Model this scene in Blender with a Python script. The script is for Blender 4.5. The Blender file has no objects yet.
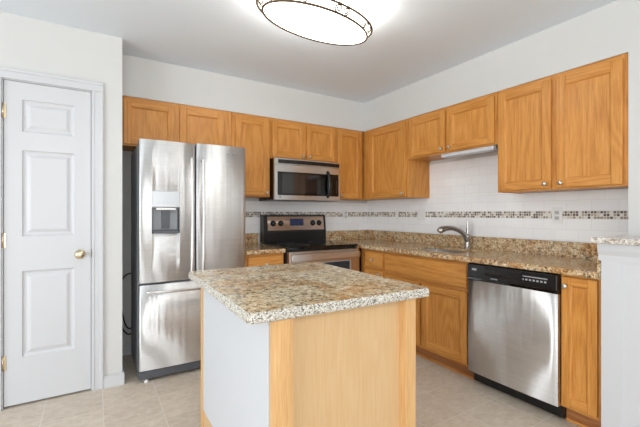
import bpy, bmesh, math, random
from mathutils import Vector, Matrix
random.seed(7)
PI = math.pi
S = bpy.context.scene
C = S.collection

# ---------------------------------------------------------------- camera
cd = bpy.data.cameras.new('camera')
cam = bpy.data.objects.new('camera', cd); C.objects.link(cam)
cam.location = (-2.908, -3.544, 1.210)
cam.rotation_euler = (PI / 2, 0, -0.5566)
cd.sensor_width = 36.0
cd.lens = 365.2 / 640 * 36.0
cd.clip_start = 0.02
S.camera = cam

# ---------------------------------------------------------------- world, lights, exposure
w = bpy.data.worlds.new('world'); S.world = w; w.use_nodes = True
bg = w.node_tree.nodes['Background']
bg.inputs['Color'].default_value = (0.86, 0.93, 1.0, 1)
bg.inputs['Strength'].default_value = 1.5
S.view_settings.view_transform = 'Standard'
S.view_settings.look = 'None'
S.view_settings.gamma = 1.0
S.view_settings.use_curve_mapping = False
S.view_settings.exposure = 0.24

def area(name, loc, rot, sx, sy, power, col=(1, 1, 1)):
    l = bpy.data.lights.new(name, 'AREA'); l.shape = 'RECTANGLE'
    l.size = sx; l.size_y = sy; l.energy = power; l.color = col
    o = bpy.data.objects.new(name, l); C.objects.link(o)
    o.location = loc; o.rotation_euler = rot
    return o
# daylight through the windows of the breakfast area behind the camera
area('daylight_rear_window', (-4.2, -8.42, 1.25), (PI / 2, 0, 0), 1.3, 1.9, 42, (0.93, 0.97, 1.0))
area('daylight_rear_window', (-2.0, -8.42, 1.25), (PI / 2, 0, 0), 1.3, 1.9, 42, (0.93, 0.97, 1.0))
area('daylight_left_window', (-6.92, -3.6, 1.25), (PI / 2, 0, -PI / 2), 3.0, 1.9, 105, (0.93, 0.97, 1.0))

area('added_fill_light', (-3.0, -4.9, 2.40), (0.5, 0, -0.2), 0.9, 0.9, 30, (1.0, 0.98, 0.95))  # unseen fill light, added to brighten the floor and base cabinets from above

# ---------------------------------------------------------------- materials
def lin(c):
    c = c / 255.0
    return c / 12.92 if c <= 0.04045 else ((c + 0.055) / 1.055) ** 2.4
def rgb(r, g, b): return (lin(r), lin(g), lin(b), 1)
class NT:
    def __init__(s, name):
        s.m = bpy.data.materials.new(name); s.m.use_nodes = True
        s.t = s.m.node_tree; s.b = s.t.nodes['Principled BSDF']
    def n(s, typ, **kw):
        nd = s.t.nodes.new(typ)
        for k, v in kw.items():
            if k in nd.inputs.keys(): nd.inputs[k].default_value = v
            else: setattr(nd, k, v)
        return nd
    def l(s, a, b): s.t.links.new(a, b)
    def ramp(s, fac, stops, interp='LINEAR'):
        r = s.n('ShaderNodeValToRGB'); r.color_ramp.interpolation = interp
        e = r.color_ramp.elements
        while len(e) < len(stops): e.new(0.5)
        for i, (p, c) in enumerate(stops): e[i].position = p; e[i].color = c
        s.l(fac, r.inputs['Fac']); return r.outputs['Color']
    def mix(s, fac, a, b, mode='MIX'):
        m = s.n('ShaderNodeMix', data_type='RGBA', blend_type=mode)
        for sock, v in ((m.inputs[0], fac), (m.inputs[6], a), (m.inputs[7], b)):
            if hasattr(v, 'links'): s.l(v, sock)
            else: sock.default_value = v
        return m.outputs[2]
    def math(s, op, a, b=0.0):
        m = s.n('ShaderNodeMath', operation=op)
        for sock, v in ((m.inputs[0], a), (m.inputs[1], b)):
            if hasattr(v, 'links'): s.l(v, sock)
            else: sock.default_value = v
        return m.outputs[0]
    def coord(s, scale, rand=True):
        tc = s.n('ShaderNodeTexCoord')
        v = tc.outputs['Object']
        if rand:
            oi = s.n('ShaderNodeObjectInfo')
            mul = s.n('ShaderNodeVectorMath', operation='SCALE'); mul.inputs[0].default_value = (7.3, 3.1, 5.7)
            s.l(oi.outputs['Random'], mul.inputs['Scale'])
            ad = s.n('ShaderNodeVectorMath', operation='ADD')
            s.l(v, ad.inputs[0]); s.l(mul.outputs[0], ad.inputs[1]); v = ad.outputs[0]
        mp = s.n('ShaderNodeMapping'); mp.inputs['Scale'].default_value = scale
        s.l(v, mp.inputs['Vector']); return mp.outputs['Vector']
    def noise(s, vec, scale=1.0, detail=4.0, rough=0.5, dist=0.0):
        n = s.n('ShaderNodeTexNoise')
        n.inputs['Scale'].default_value = scale; n.inputs['Detail'].default_value = detail
        n.inputs['Roughness'].default_value = rough; n.inputs['Distortion'].default_value = dist
        s.l(vec, n.inputs['Vector']); return n.outputs['Fac']
    def bump(s, h, strength=0.2, dist=0.002):
        b = s.n('ShaderNodeBump'); b.inputs['Strength'].default_value = strength
        b.inputs['Distance'].default_value = dist
        s.l(h, b.inputs['Height']); s.l(b.outputs[0], s.b.inputs['Normal'])

def plain(name, col, rough=0.5, metal=0.0, coat=0.0, bump=0.0, var=0.0):
    t = NT(name); v = t.coord((1, 1, 1))
    n = t.noise(v, 9, 4)
    t.l(t.mix(n, tuple(c * (1 - var) for c in col[:3]) + (1,), tuple(min(1, c * (1 + var)) for c in col[:3]) + (1,)), t.b.inputs['Base Color'])
    t.b.inputs['Roughness'].default_value = rough; t.b.inputs['Metallic'].default_value = metal
    t.b.inputs['Coat Weight'].default_value = coat
    if bump: t.bump(t.noise(t.coord((1, 1, 1)), 260, 2), bump, 0.001)
    return t.m

def wood(name, horiz, dark, mid, light, rough=0.38, fig=1.0, side=False):
    t = NT(name)
    sc = (1.0, 22, 22) if horiz else (22, 22, 1.0)
    v = t.coord(sc)
    fine = t.noise(v, 7.0, 5, 0.62, 0.15)
    sc2 = (0.7, 6, 6) if horiz else (6, 6, 0.7)
    v2 = t.coord(sc2)
    fig_n = t.noise(v2, 1.0, 1.5, 0.45, 0.5)
    rings = t.math('FRACT', t.math('MULTIPLY', fig_n, 9.0))
    rings = t.math('ABSOLUTE', t.math('SUBTRACT', rings, 0.5))
    base = t.ramp(t.math('ADD', t.math('MULTIPLY', fine, 0.75), t.math('MULTIPLY', rings, 0.32 * fig)),
                  [(0.24, dark), (0.46, mid), (0.66, light)])
    t.l(base, t.b.inputs['Base Color'])
    t.b.inputs['Roughness'].default_value = rough
    t.b.inputs['Coat Weight'].default_value = 0.04; t.b.inputs['Specular IOR Level'].default_value = 0.35
    t.bump(fine, 0.08, 0.0005)
    return t.m
OD, OM, OL = rgb(172, 108, 44), rgb(203, 139, 66), rgb(216, 156, 84)
oak_v = wood('oak_vertical_grain', False, OD, OM, OL)
oak_h = wood('oak_horizontal_grain', True, OD, OM, OL)
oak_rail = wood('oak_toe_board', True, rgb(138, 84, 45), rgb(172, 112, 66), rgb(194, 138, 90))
maple = wood('pale_birch', False, rgb(203, 166, 120), rgb(209, 175, 131), rgb(214, 182, 140), 0.45, 0.25)
maple_post = wood('pale_birch_post', False, rgb(200, 152, 98), rgb(215, 172, 118), rgb(228, 190, 140), 0.45, 0.5)

def granite(name, cols, warm, warm_amt, scale=150.0):
    t = NT(name)
    v = t.coord((1, 1, 1), False)
    def warp(amount, sc):
        ad = t.n('ShaderNodeVectorMath', operation='ADD'); t.l(v, ad.inputs[0])
        q = t.n('ShaderNodeVectorMath', operation='SCALE', Scale=amount)
        nn = t.n('ShaderNodeTexNoise', Scale=sc); nn.inputs['Detail'].default_value = 3; t.l(v, nn.inputs['Vector'])
        t.l(nn.outputs['Color'], q.inputs[0]); t.l(q.outputs[0], ad.inputs[1]); return ad.outputs[0]
    wv = warp(.03, 40.0)
    vor = t.n('ShaderNodeTexVoronoi', Scale=scale); t.l(wv, vor.inputs['Vector'])
    sep = t.n('ShaderNodeSeparateColor'); t.l(vor.outputs['Color'], sep.inputs[0])
    vor2 = t.n('ShaderNodeTexVoronoi', Scale=scale * .42); t.l(wv, vor2.inputs['Vector'])
    sep2 = t.n('ShaderNodeSeparateColor'); t.l(vor2.outputs['Color'], sep2.inputs[0])
    val = t.math('ADD', t.math('MULTIPLY', sep.outputs[0], .55), t.math('MULTIPLY', sep2.outputs[0], .45))
    grain = t.ramp(val, cols, 'LINEAR')
    patch = t.noise(v, 5.0, 5, 0.65, 0.8)
    pm = t.ramp(patch, [(0.46, (0, 0, 0, 1)), (0.60, (1, 1, 1, 1))])
    col = t.mix(t.math('MULTIPLY', pm, warm_amt), grain, warm, 'MULTIPLY')
    dk = t.noise(wv, 30, 5, 0.7)
    dm = t.ramp(dk, [(0.56, (0, 0, 0, 1)), (0.64, (1, 1, 1, 1))])
    col = t.mix(t.math('MULTIPLY', dm, 0.72), col, rgb(84, 66, 52))
    t.l(col, t.b.inputs['Base Color'])
    t.b.inputs['Roughness'].default_value = 0.13
    return t.m
gr_main = granite('golden_brown_granite', [(0.12, rgb(96, 76, 58)), (0.30, rgb(166, 136, 98)), (0.50, rgb(200, 172, 132)), (0.68, rgb(216, 196, 160)), (0.85, rgb(232, 220, 196))], rgb(226, 184, 130), 0.7)
gr_island = granite('cream_brown_granite', [(0.10, rgb(104, 90, 78)), (0.28, rgb(172, 152, 120)), (0.48, rgb(216, 198, 160)), (0.68, rgb(230, 217, 186)), (0.85, rgb(242, 236, 218))], rgb(230, 188, 132), 0.7)
gr_ledge = granite('pale_grey_granite', [(0.10, rgb(120, 112, 104)), (0.30, rgb(180, 172, 162)), (0.55, rgb(214, 208, 200)), (0.85, rgb(236, 232, 226))], rgb(224, 204, 184), 0.4)
def rough_edge():
    t = NT('chiselled_granite_edge')
    v = t.coord((1, 1, 1), False)
    vor = t.n('ShaderNodeTexVoronoi', Scale=240.0); t.l(v, vor.inputs['Vector'])
    sep = t.n('ShaderNodeSeparateColor'); t.l(vor.outputs['Color'], sep.inputs[0])
    t.l(t.ramp(sep.outputs[0], [(0, rgb(96, 90, 84)), (0.12, rgb(160, 152, 140)), (0.36, rgb(192, 186, 174)), (0.7, rgb(220, 217, 208))], 'CONSTANT'), t.b.inputs['Base Color'])
    t.b.inputs['Roughness'].default_value = 0.6
    t.bump(t.noise(v, 90, 3), 0.6, 0.003)
    return t.m
gr_edge = rough_edge()

def steel(name, col=(0.88, 0.885, 0.89), rough=0.47, wav=0.4, horiz=True):
    t = NT(name)
    n = t.noise(t.coord((3, 3, 500) if horiz else (500, 500, 3)), 1.0, 3)
    t.l(t.ramp(n, [(0.3, tuple(c * 0.93 for c in col) + (1,)), (0.7, tuple(c * 1.05 for c in col) + (1,))]), t.b.inputs['Base Color'])
    t.b.inputs['Metallic'].default_value = 1.0
    t.b.inputs['Roughness'].default_value = rough
    t.b.inputs['Anisotropic'].default_value = 0.97
    t.b.inputs['Anisotropic Rotation'].default_value = 0.25
    tg = t.n('ShaderNodeTangent', direction_type='RADIAL', axis='Z')
    t.l(tg.outputs[0], t.b.inputs['Tangent'])
    if wav: t.bump(t.noise(t.coord((9, 9, 0.07)), 1.0, 2), wav, 0.03)
    return t.m
ss = steel('brushed_stainless')
ss_flat = steel('brushed_stainless_trim', (0.76, 0.75, 0.74), 0.36, 0.0)
ss_warm = steel('stainless_reflected_tint', (0.66, 0.58, 0.53), 0.36, 0.0)  # range stainless, brown reflection of the island put into its base colour
nickel = plain('brushed_nickel', (0.62, 0.60, 0.57, 1), 0.28, 1.0)
faucet_m = plain('satin_nickel', (0.42, 0.40, 0.38, 1), 0.25, 1.0)
brass = plain('polished_brass', (0.72, 0.60, 0.40, 1), 0.22, 1.0)
bronze = plain('antique_bronze', rgb(96, 78, 58), 0.4, 0.6)
black = plain('black_plastic', rgb(18, 18, 20), 0.3)
black_gloss = plain('black_glass', rgb(8, 8, 9), 0.06)
win_dark = plain('smoked_oven_glass', rgb(38, 34, 32), 0.08, 0.0, 0.5)
win_blue = plain('oven_window_glass', rgb(44, 52, 62), 0.1)
grey_body = plain('grey_painted_steel', rgb(140, 142, 146), 0.45)
grey_dark = plain('dark_grey_plastic', rgb(84, 87, 93), 0.45)
grey_mid = plain('mid_grey_plastic', rgb(150, 153, 158), 0.35)
silver_pl = plain('silver_plastic', rgb(186, 188, 190), 0.3, 0.4)
wall_m = plain('painted_wall', rgb(208, 208, 206), 0.75, bump=0.05, var=0.01)
ceil_m = plain('painted_ceiling', rgb(230, 238, 246), 0.85, bump=0.05, var=0.01)
trim_m = plain('white_gloss_trim', rgb(203, 204, 207), 0.4, var=0.005)
white_lam = plain('white_laminate', rgb(201, 203, 207), 0.5, var=0.005)
white_pl = plain('white_plastic', rgb(232, 232, 230), 0.35)
ivory_pl = plain('socket_grey', rgb(196, 196, 196), 0.4)
rubber = plain('black_rubber', rgb(22, 22, 24), 0.55)
display_m = NT('blue_clock_display')
display_m.l(display_m.ramp(display_m.noise(display_m.coord((1, 1, 1)), 90, 1), [(0.3, rgb(18, 26, 60)), (0.8, rgb(40, 60, 120))]), display_m.b.inputs['Base Color'])
display_m.b.inputs['Roughness'].default_value = 0.15; display_m = display_m.m
dt = NT('lit_display_digits'); dt.b.inputs['Emission Color'].default_value = rgb(190, 215, 255); dt.b.inputs['Emission Strength'].default_value = 1.5; digit_m = dt.m
print_m = plain('pale_printing', rgb(176, 178, 182), 0.5)
ashen = plain('shadow_gap_black', rgb(12, 12, 12), 0.8)

def floor_mat():
    t = NT('beige_ceramic_floor_tile')
    tc = t.n('ShaderNodeTexCoord'); v = tc.outputs['Object']
    sp = t.n('ShaderNodeSeparateXYZ'); t.l(v, sp.inputs[0])
    ux = t.math('DIVIDE', t.math('SUBTRACT', sp.outputs[0], -0.68), 0.3105)
    uy = t.math('DIVIDE', t.math('SUBTRACT', sp.outputs[1], -0.922), 0.3)
    cells = t.n('ShaderNodeCombineXYZ'); t.l(t.math('FLOOR', ux), cells.inputs[0]); t.l(t.math('FLOOR', uy), cells.inputs[1])
    wn = t.n('ShaderNodeTexWhiteNoise'); t.l(cells.outputs[0], wn.inputs['Vector'])
    def edge(u):
        f = t.math('FRACT', u); return t.math('SUBTRACT', 0.5, t.math('ABSOLUTE', t.math('SUBTRACT', f, 0.5)))
    d = t.math('MINIMUM', edge(ux), edge(uy))
    g = t.ramp(d, [(0.006, (1, 1, 1, 1)), (0.013, (0, 0, 0, 1))])
    off = t.n('ShaderNodeVectorMath', operation='MULTIPLY_ADD'); t.l(wn.outputs['Color'], off.inputs[0]); off.inputs[1].default_value = (9, 9, 9); t.l(v, off.inputs[2])
    mp = t.n('ShaderNodeMapping'); mp.inputs['Scale'].default_value = (1, 1.6, 1); mp.inputs['Rotation'].default_value = (0, 0, 0.6); t.l(off.outputs[0], mp.inputs[0])
    n = t.noise(mp.outputs[0], 16, 8, 0.75, 0.4)
    col = t.ramp(n, [(0.3, rgb(196, 181, 163)), (0.5, rgb(214, 200, 183)), (0.68, rgb(226, 215, 201))])
    tone = t.ramp(wn.outputs['Value'], [(0, (0.92, 0.92, 0.92, 1)), (1, (1.0, 1.0, 1.0, 1))])
    col = t.mix(1.0, col, tone, 'MULTIPLY')
    t.l(t.mix(g, col, rgb(222, 213, 200)), t.b.inputs['Base Color'])
    t.b.inputs['Roughness'].default_value = 0.42
    inv = t.math('SUBTRACT', 1.0, g); t.bump(inv, 0.3, 0.002)
    return t.m
floor_m = floor_mat()

def subway():
    t = NT('white_subway_tile')
    tc = t.n('ShaderNodeTexCoord'); sp = t.n('ShaderNodeSeparateXYZ'); t.l(tc.outputs['Object'], sp.inputs[0])
    cb = t.n('ShaderNodeCombineXYZ'); t.l(sp.outputs[0], cb.inputs[0]); t.l(sp.outputs[2], cb.inputs[1])
    br = t.n('ShaderNodeTexBrick'); t.l(cb.outputs[0], br.inputs['Vector'])
    br.inputs['Color1'].default_value = rgb(244, 244, 244); br.inputs['Color2'].default_value = rgb(240, 240, 241)
    br.inputs['Mortar'].default_value = rgb(228, 227, 226)
    br.inputs['Scale'].default_value = 1.0; br.inputs['Mortar Size'].default_value = 0.0016
    br.inputs['Mortar Smooth'].default_value = 0.3
    br.inputs['Brick Width'].default_value = 0.155; br.inputs['Row Height'].default_value = 0.0775
    t.l(br.outputs['Color'], t.b.inputs['Base Color'])
    t.b.inputs['Roughness'].default_value = 0.16
    t.bump(t.math('SUBTRACT', 1.0, br.outputs['Fac']), 0.25, 0.0015)
    return t.m
subway_m = subway()
def mosaic():
    t = NT('brown_cream_mosaic')
    tc = t.n('ShaderNodeTexCoord'); v = t.n('ShaderNodeVectorMath', operation='DIVIDE'); t.l(tc.outputs['Object'], v.inputs[0]); v.inputs[1].default_value = (0.0183, 1, 0.01834)
    sp = t.n('ShaderNodeSeparateXYZ'); t.l(v.outputs[0], sp.inputs[0])
    c = t.n('ShaderNodeCombineXYZ'); t.l(t.math('FLOOR', sp.outputs[0]), c.inputs[0]); t.l(t.math('FLOOR', sp.outputs[2]), c.inputs[2])
    wn = t.n('ShaderNodeTexWhiteNoise'); t.l(c.outputs[0], wn.inputs['Vector'])
    col = t.ramp(wn.outputs['Value'], [(0, rgb(96, 78, 66)), (0.16, rgb(150, 134, 116)), (0.32, rgb(224, 220, 210)), (0.56, rgb(176, 164, 144)), (0.72, rgb(112, 102, 96)), (0.84, rgb(204, 196, 180))], 'CONSTANT')
    def edge(u): return t.math('SUBTRACT', 0.5, t.math('ABSOLUTE', t.math('SUBTRACT', t.math('FRACT', u), 0.5)))
    d = t.math('MINIMUM', edge(sp.outputs[0]), edge(sp.outputs[2]))
    g = t.ramp(d, [(0.06, (1, 1, 1, 1)), (0.10, (0, 0, 0, 1))])
    t.l(t.mix(g, col, rgb(232, 230, 224)), t.b.inputs['Base Color'])
    t.b.inputs['Roughness'].default_value = 0.15
    return t.m
mosaic_m = mosaic()
def glow():
    t = NT('glowing_alabaster_glass')
    n = t.noise(t.coord((1, 1, 1)), 6, 4, 0.6, 1.0)
    c = t.ramp(n, [(0.3, rgb(255, 250, 242)), (0.7, rgb(255, 247, 234))])
    t.l(c, t.b.inputs['Base Color']); t.l(c, t.b.inputs['Emission Color'])
    t.b.inputs['Emission Strength'].default_value = 4.2; t.b.inputs['Roughness'].default_value = 0.3
    return t.m
glow_m = glow()

# ---------------------------------------------------------------- mesh helpers
class MB:
    def __init__(s): s.bm = bmesh.new()
    def _new(s, f):
        before = set(s.bm.faces); f(); return [x for x in s.bm.faces if x not in before]
    def box(s, x0, x1, y0, y1, z0, z1, mat=0, bev=0.0, seg=2):
        t = bmesh.new()
        r = bmesh.ops.create_cube(t, size=1.0)
        for v in r['verts']:
            v.co = Vector(((x0 + x1) / 2 + v.co.x * (x1 - x0), (y0 + y1) / 2 + v.co.y * (y1 - y0), (z0 + z1) / 2 + v.co.z * (z1 - z0)))
        if bev: bmesh.ops.bevel(t, geom=list(t.edges), offset=bev, segments=seg, affect='EDGES', profile=0.5)
        return s.merge(t, mat)
    def merge(s, t, mat=0, mtx=None, smooth=False):
        if mtx is not None: bmesh.ops.transform(t, matrix=mtx, verts=t.verts)
        vm = {v: s.bm.verts.new(v.co) for v in t.verts}
        for f in t.faces:
            try: nf = s.bm.faces.new([vm[v] for v in f.verts])
            except ValueError: continue
            nf.material_index = mat if mat >= 0 else f.material_index; nf.smooth = f.smooth or smooth
        t.free(); return s
    def cyl(s, p0, p1, r0, r1=None, mat=0, seg=24, cap=True):
        r1 = r0 if r1 is None else r1
        p0, p1 = Vector(p0), Vector(p1); d = (p1 - p0)
        t = bmesh.new()
        bmesh.ops.create_cone(t, cap_ends=cap, segments=seg, radius1=r0, radius2=r1, depth=d.length)
        for f in t.faces: f.smooth = len(f.verts) == 4
        q = Vector((0, 0, 1)).rotation_difference(d.normalized()).to_matrix().to_4x4()
        return s.merge(t, mat, Matrix.Translation((p0 + p1) / 2) @ q)
    def lathe(s, prof, origin=(0, 0, 0), axis=(0, 0, 1), mat=0, seg=28, sx=1.0, sy=1.0):
        t = bmesh.new(); rings = []
        for r, h in prof:
            if r < 1e-6: rings.append([t.verts.new((0, 0, h))])
            else: rings.append([t.verts.new((r * sx * math.cos(2 * PI * k / seg), r * sy * math.sin(2 * PI * k / seg), h)) for k in range(seg)])
        for a, b in zip(rings, rings[1:]):
            for k in range(seg):
                k2 = (k + 1) % seg
                if len(a) == 1 and len(b) == 1: continue
                if len(a) == 1: f = t.faces.new((a[0], b[k2], b[k]))
                elif len(b) == 1: f = t.faces.new((a[k], a[k2], b[0]))
                else: f = t.faces.new((a[k], a[k2], b[k2], b[k]))
                f.smooth = True
        bmesh.ops.recalc_face_normals(t, faces=t.faces)
        q = Vector((0, 0, 1)).rotation_difference(Vector(axis).normalized()).to_matrix().to_4x4()
        return s.merge(t, mat, Matrix.Translation(origin) @ q)
    def tube(s, pts, r, mat=0, seg=10, closed=False, flat=1.0, smooth_path=True):
        pts = [Vector(p) for p in pts]
        rs = r if isinstance(r, (list, tuple)) else [r] * len(pts)
        if smooth_path and not closed and len(pts) > 2:
            np_, nr = [], []
            for i in range(len(pts) - 1):
                a = pts[max(i - 1, 0)]; b = pts[i]; c = pts[i + 1]; d = pts[min(i + 2, len(pts) - 1)]
                for k in range(5):
                    u = k / 5
                    np_.append(0.5 * ((2 * b) + (c - a) * u + (2 * a - 5 * b + 4 * c - d) * u * u + (3 * b - a - 3 * c + d) * u ** 3))
                    nr.append(rs[i] * (1 - u) + rs[i + 1] * u)
            np_.append(pts[-1]); nr.append(rs[-1]); pts, rs = np_, nr
        n = len(pts); t = bmesh.new(); rings = []; up = None
        for i, p in enumerate(pts):
            if closed: d = pts[(i + 1) % n] - pts[i - 1]
            else: d = pts[min(i + 1, n - 1)] - pts[max(i - 1, 0)]
            d.normalize()
            if up is None: up = d.orthogonal().normalized()
            up = (up - d * up.dot(d)).normalized(); sd = d.cross(up)
            rings.append([t.verts.new(p + rs[i] * (math.cos(2 * PI * k / seg) * up * flat + math.sin(2 * PI * k / seg) * sd)) for k in range(seg)])
        for i in range(n if closed else n - 1):
            a, b = rings[i], rings[(i + 1) % n]
            for k in range(seg):
                t.faces.new((a[k], a[(k + 1) % seg], b[(k + 1) % seg], b[k])).smooth = True
        if not closed:
            t.faces.new(rings[0][::-1]); t.faces.new(rings[-1])
        bmesh.ops.recalc_face_normals(t, faces=t.faces)
        return s.merge(t, mat)
    def prism(s, poly, h0, h1, axis='z', mat=0, smooth=False, bev=0.0):
        t = bmesh.new()
        def P(a, b, h):
            return {'z': (a, b, h), 'y': (a, h, b), 'x': (h, a, b)}[axis]
        lo = [t.verts.new(P(a, b, h0)) for a, b in poly]; hi = [t.verts.new(P(a, b, h1)) for a, b in poly]
        n = len(poly)
        t.faces.new(lo); t.faces.new(hi[::-1])
        for i in range(n): t.faces.new((lo[i], hi[i], hi[(i + 1) % n], lo[(i + 1) % n])).smooth = smooth
        bmesh.ops.recalc_face_normals(t, faces=t.faces)
        if bev: bmesh.ops.bevel(t, geom=[e for e in t.edges], offset=bev, segments=2, affect='EDGES', profile=0.5)
        return s.merge(t, mat)
    def quad(s, a, b, c, d, mat=0, smooth=False):
        f = s.bm.faces.new([s.bm.verts.new(p) for p in (a, b, c, d)]); f.material_index = mat; f.smooth = smooth; return s
    def build(s, name, mats, parent=None, loc=(0, 0, 0), rz=0.0):
        me = bpy.data.meshes.new(name); s.bm.normal_update(); s.bm.to_mesh(me); s.bm.free()
        for m in (mats if isinstance(mats, (list, tuple)) else [mats]): me.materials.append(m)
        o = bpy.data.objects.new(name, me); C.objects.link(o)
        o.location = loc; o.rotation_euler = (0, 0, rz)
        if parent: o.parent = parent
        return o

def cut(o, boxes):
    """carve boxes (x0,x1,y0,y1,z0,z1[,mat]) out of mesh object o (local coordinates)"""
    for b in boxes:
        m = MB(); m.box(*b[:6]); c = m.build('cutter', o.data.materials[0])
        c.matrix_world = Matrix.Identity(4)
        par, loc, rot = o.parent, o.location.copy(), o.rotation_euler.copy()
        o.parent = None; o.location = (0, 0, 0); o.rotation_euler = (0, 0, 0)
        md = o.modifiers.new('b', 'BOOLEAN'); md.operation = 'DIFFERENCE'; md.object = c; md.solver = 'EXACT'
        bpy.context.view_layer.update()
        dg = bpy.context.evaluated_depsgraph_get()
        me = bpy.data.meshes.new_from_object(o.evaluated_get(dg))
        o.modifiers.clear(); o.data = me
        bpy.data.objects.remove(c)
        o.parent = par; o.location = loc; o.rotation_euler = rot

def empty(name, loc=(0, 0, 0), rz=0.0):
    o = bpy.data.objects.new(name, None); C.objects.link(o); o.location = loc; o.rotation_euler = (0, 0, rz)
    o.empty_display_size = 0.1; return o
def tag(o, label, cat, group=None):
    o['label'] = label; o['category'] = cat
    if group: o['group'] = group
    return o
def struct(o): o['kind'] = 'structure'; return o
def lettering(name, text, size, parent, loc, m, rx=PI / 2, rz=0.0, ext=0.0004):
    cu = bpy.data.curves.new(name, 'FONT'); cu.body = text; cu.size = size; cu.extrude = ext; cu.align_x = 'CENTER'; cu.align_y = 'CENTER'
    t = bpy.data.objects.new('tmp', cu); C.objects.link(t)
    bpy.context.view_layer.update()
    me = bpy.data.meshes.new_from_object(t.evaluated_get(bpy.context.evaluated_depsgraph_get()))
    bpy.data.objects.remove(t)
    me.materials.clear(); me.materials.append(m)
    o = bpy.data.objects.new(name, me); C.objects.link(o); o.parent = parent; o.location = loc; o.rotation_euler = (rx, 0, rz)
    return o

# ---------------------------------------------------------------- the room
H = 2.453
WX = -2.73          # right end of the pantry wall
DY = -0.60          # face of the pantry wall
SF = 0.31           # soffit depth
JY = -2.703         # where the right wall steps out
XL, YR = -7.0, -8.5
m = MB(); m.box(XL - .1, 0.1, YR - .1, 0.1, -0.08, 0.0); struct(m.build('floor', floor_m))
m = MB(); m.box(XL - .1, 0.1, YR - .1, 0.1, H, H + 0.08); struct(m.build('ceiling', ceil_m))
m = MB(); m.box(WX - 0.11, 0.1, 0.0, 0.1, 0, H); struct(m.build('wall_back', wall_m))
m = MB(); m.box(0.0, 0.1, JY, 0.0, 0, H); struct(m.build('wall_right', wall_m))
m = MB(); m.box(-SF, 0.1, YR, JY, 0, H); struct(m.build('wall_right_front', wall_m))
DX0, DX1, DZ = -3.378, -2.916, 2.040
m = MB(); m.box(XL, DX0 - .012, DY, DY + .11, 0, H); m.box(DX1 + .012, WX, DY, DY + .11, 0, H); m.box(DX0 - .012, DX1 + .012, DY, DY + .11, DZ + .012, H)
struct(m.build('wall_left', wall_m))
m = MB(); m.box(WX - .11, WX, DY + .11, 0, 0, H); struct(m.build('wall_alcove', wall_m))
m = MB(); m.box(XL, WX - .11, DY + .6, DY + .7, 0, H); struct(m.build('wall_closet', wall_m))
# soffit over the wall cabinets (one L)
m = MB(); m.prism([(WX, 0), (WX, -SF), (-SF, -SF), (-SF, JY), (0, JY), (0, 0)], 2.134, H); struct(m.build('wall_soffit', wall_m))
# knee wall with its granite ledge
KX = -0.655
m = MB(); m.box(KX, -SF, -4.2, JY, 0, 1.055); m.box(KX - .006, KX, -2.79, JY, 0, 0.965, 0)
struct(m.build('wall_knee', trim_m))
m = MB()
m.prism([(-SF, 1.055), (KX - .022, 1.055), (KX - .022, 1.040), (KX - .019, 1.020), (KX - .008, 0.995), (KX - .006, 0.965), (KX, 0.965), (KX, 1.055)][1:], -4.2, JY + 0.012, 'y')
m.box(KX, -SF, JY, JY + .012, 0.965, 1.055)
struct(m.build('trim_1', trim_m))
m = MB(); m.box(KX - .045, -SF, -4.24, JY + .035, 1.056, 1.086, 0, .006)
tag(m.build('granite_ledge', gr_ledge), 'granite ledge capping the low white wall at right', 'ledge')
# rear and left walls with windows (breakfast area behind the camera)
def holed(name, along, fixed0, fixed1, a0, a1, holes, z1=H):
    m = MB(); xs = a0
    def bb(p, q, z0, z1_):
        if along == 'x': m.box(p, q, fixed0, fixed1, z0, z1_)
        else: m.box(fixed0, fixed1, p, q, z0, z1_)
    for h0, h1, hz0, hz1 in holes:
        bb(xs, h0, 0, z1); bb(h0, h1, 0, hz0); bb(h0, h1, hz1, z1); xs = h1
    bb(xs, a1, 0, z1); return struct(m.build(name, wall_m))
holed('wall_rear', 'x', YR - .12, YR, XL - .12, 0.1, [(-4.85, -3.55, 0.3, 2.2), (-2.65, -1.35, 0.3, 2.2)])
holed('wall_left_side', 'y', XL - .12, XL, YR, DY + .7, [(-5.1, -2.1, 0.3, 2.2)])
def window(i, along, fx, a0, a1, z0, z1):
    m = MB(); t = 0.05
    def bb(p, q, u, v):
        if along == 'x': m.box(p, q, fx - .03, fx + .03, u, v, 0, .004)
        else: m.box(fx - .03, fx + .03, p, q, u, v, 0, .004)
    bb(a0, a0 + t, z0, z1); bb(a1 - t, a1, z0, z1); bb(a0 + t, a1 - t, z0, z0 + t); bb(a0 + t, a1 - t, z1 - t, z1)
    bb((a0 + a1) / 2 - .02, (a0 + a1) / 2 + .02, z0 + t, z1 - t); bb(a0 + t, (a0 + a1) / 2 - .02, (z0 + z1) / 2 - .02, (z0 + z1) / 2 + .02); bb((a0 + a1) / 2 + .02, a1 - t, (z0 + z1) / 2 - .02, (z0 + z1) / 2 + .02)
    struct(m.build('window_%d' % i, trim_m))
window(1, 'x', YR - .08, -4.85, -3.55, .3, 2.2); window(2, 'x', YR - .08, -2.65, -1.35, .3, 2.2); window(3, 'y', XL - .08, -5.1, -2.1, .3, 2.2)

# baseboards
def baseboard(name, pts):
    m = MB()
    for (x0, x1, y0, y1) in pts:
        m.box(x0, x1, y0, y1, 0, 0.075, 0); m.box(x0, x1, y0, y1, 0.075, 0.085, 0, .003)
    return struct(m.build(name, trim_m))
CW = 0.058
baseboard('baseboard_left', [(DX1 + .012 + CW, WX + .012, DY - .013, DY), (XL, DX0 - .012 - CW, DY - .013, DY)])
baseboard('baseboard_alcove', [(WX, WX + .012, DY, -.012)])
baseboard('baseboard_back', [(WX + .012, -1.86, -.012, 0)])

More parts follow.
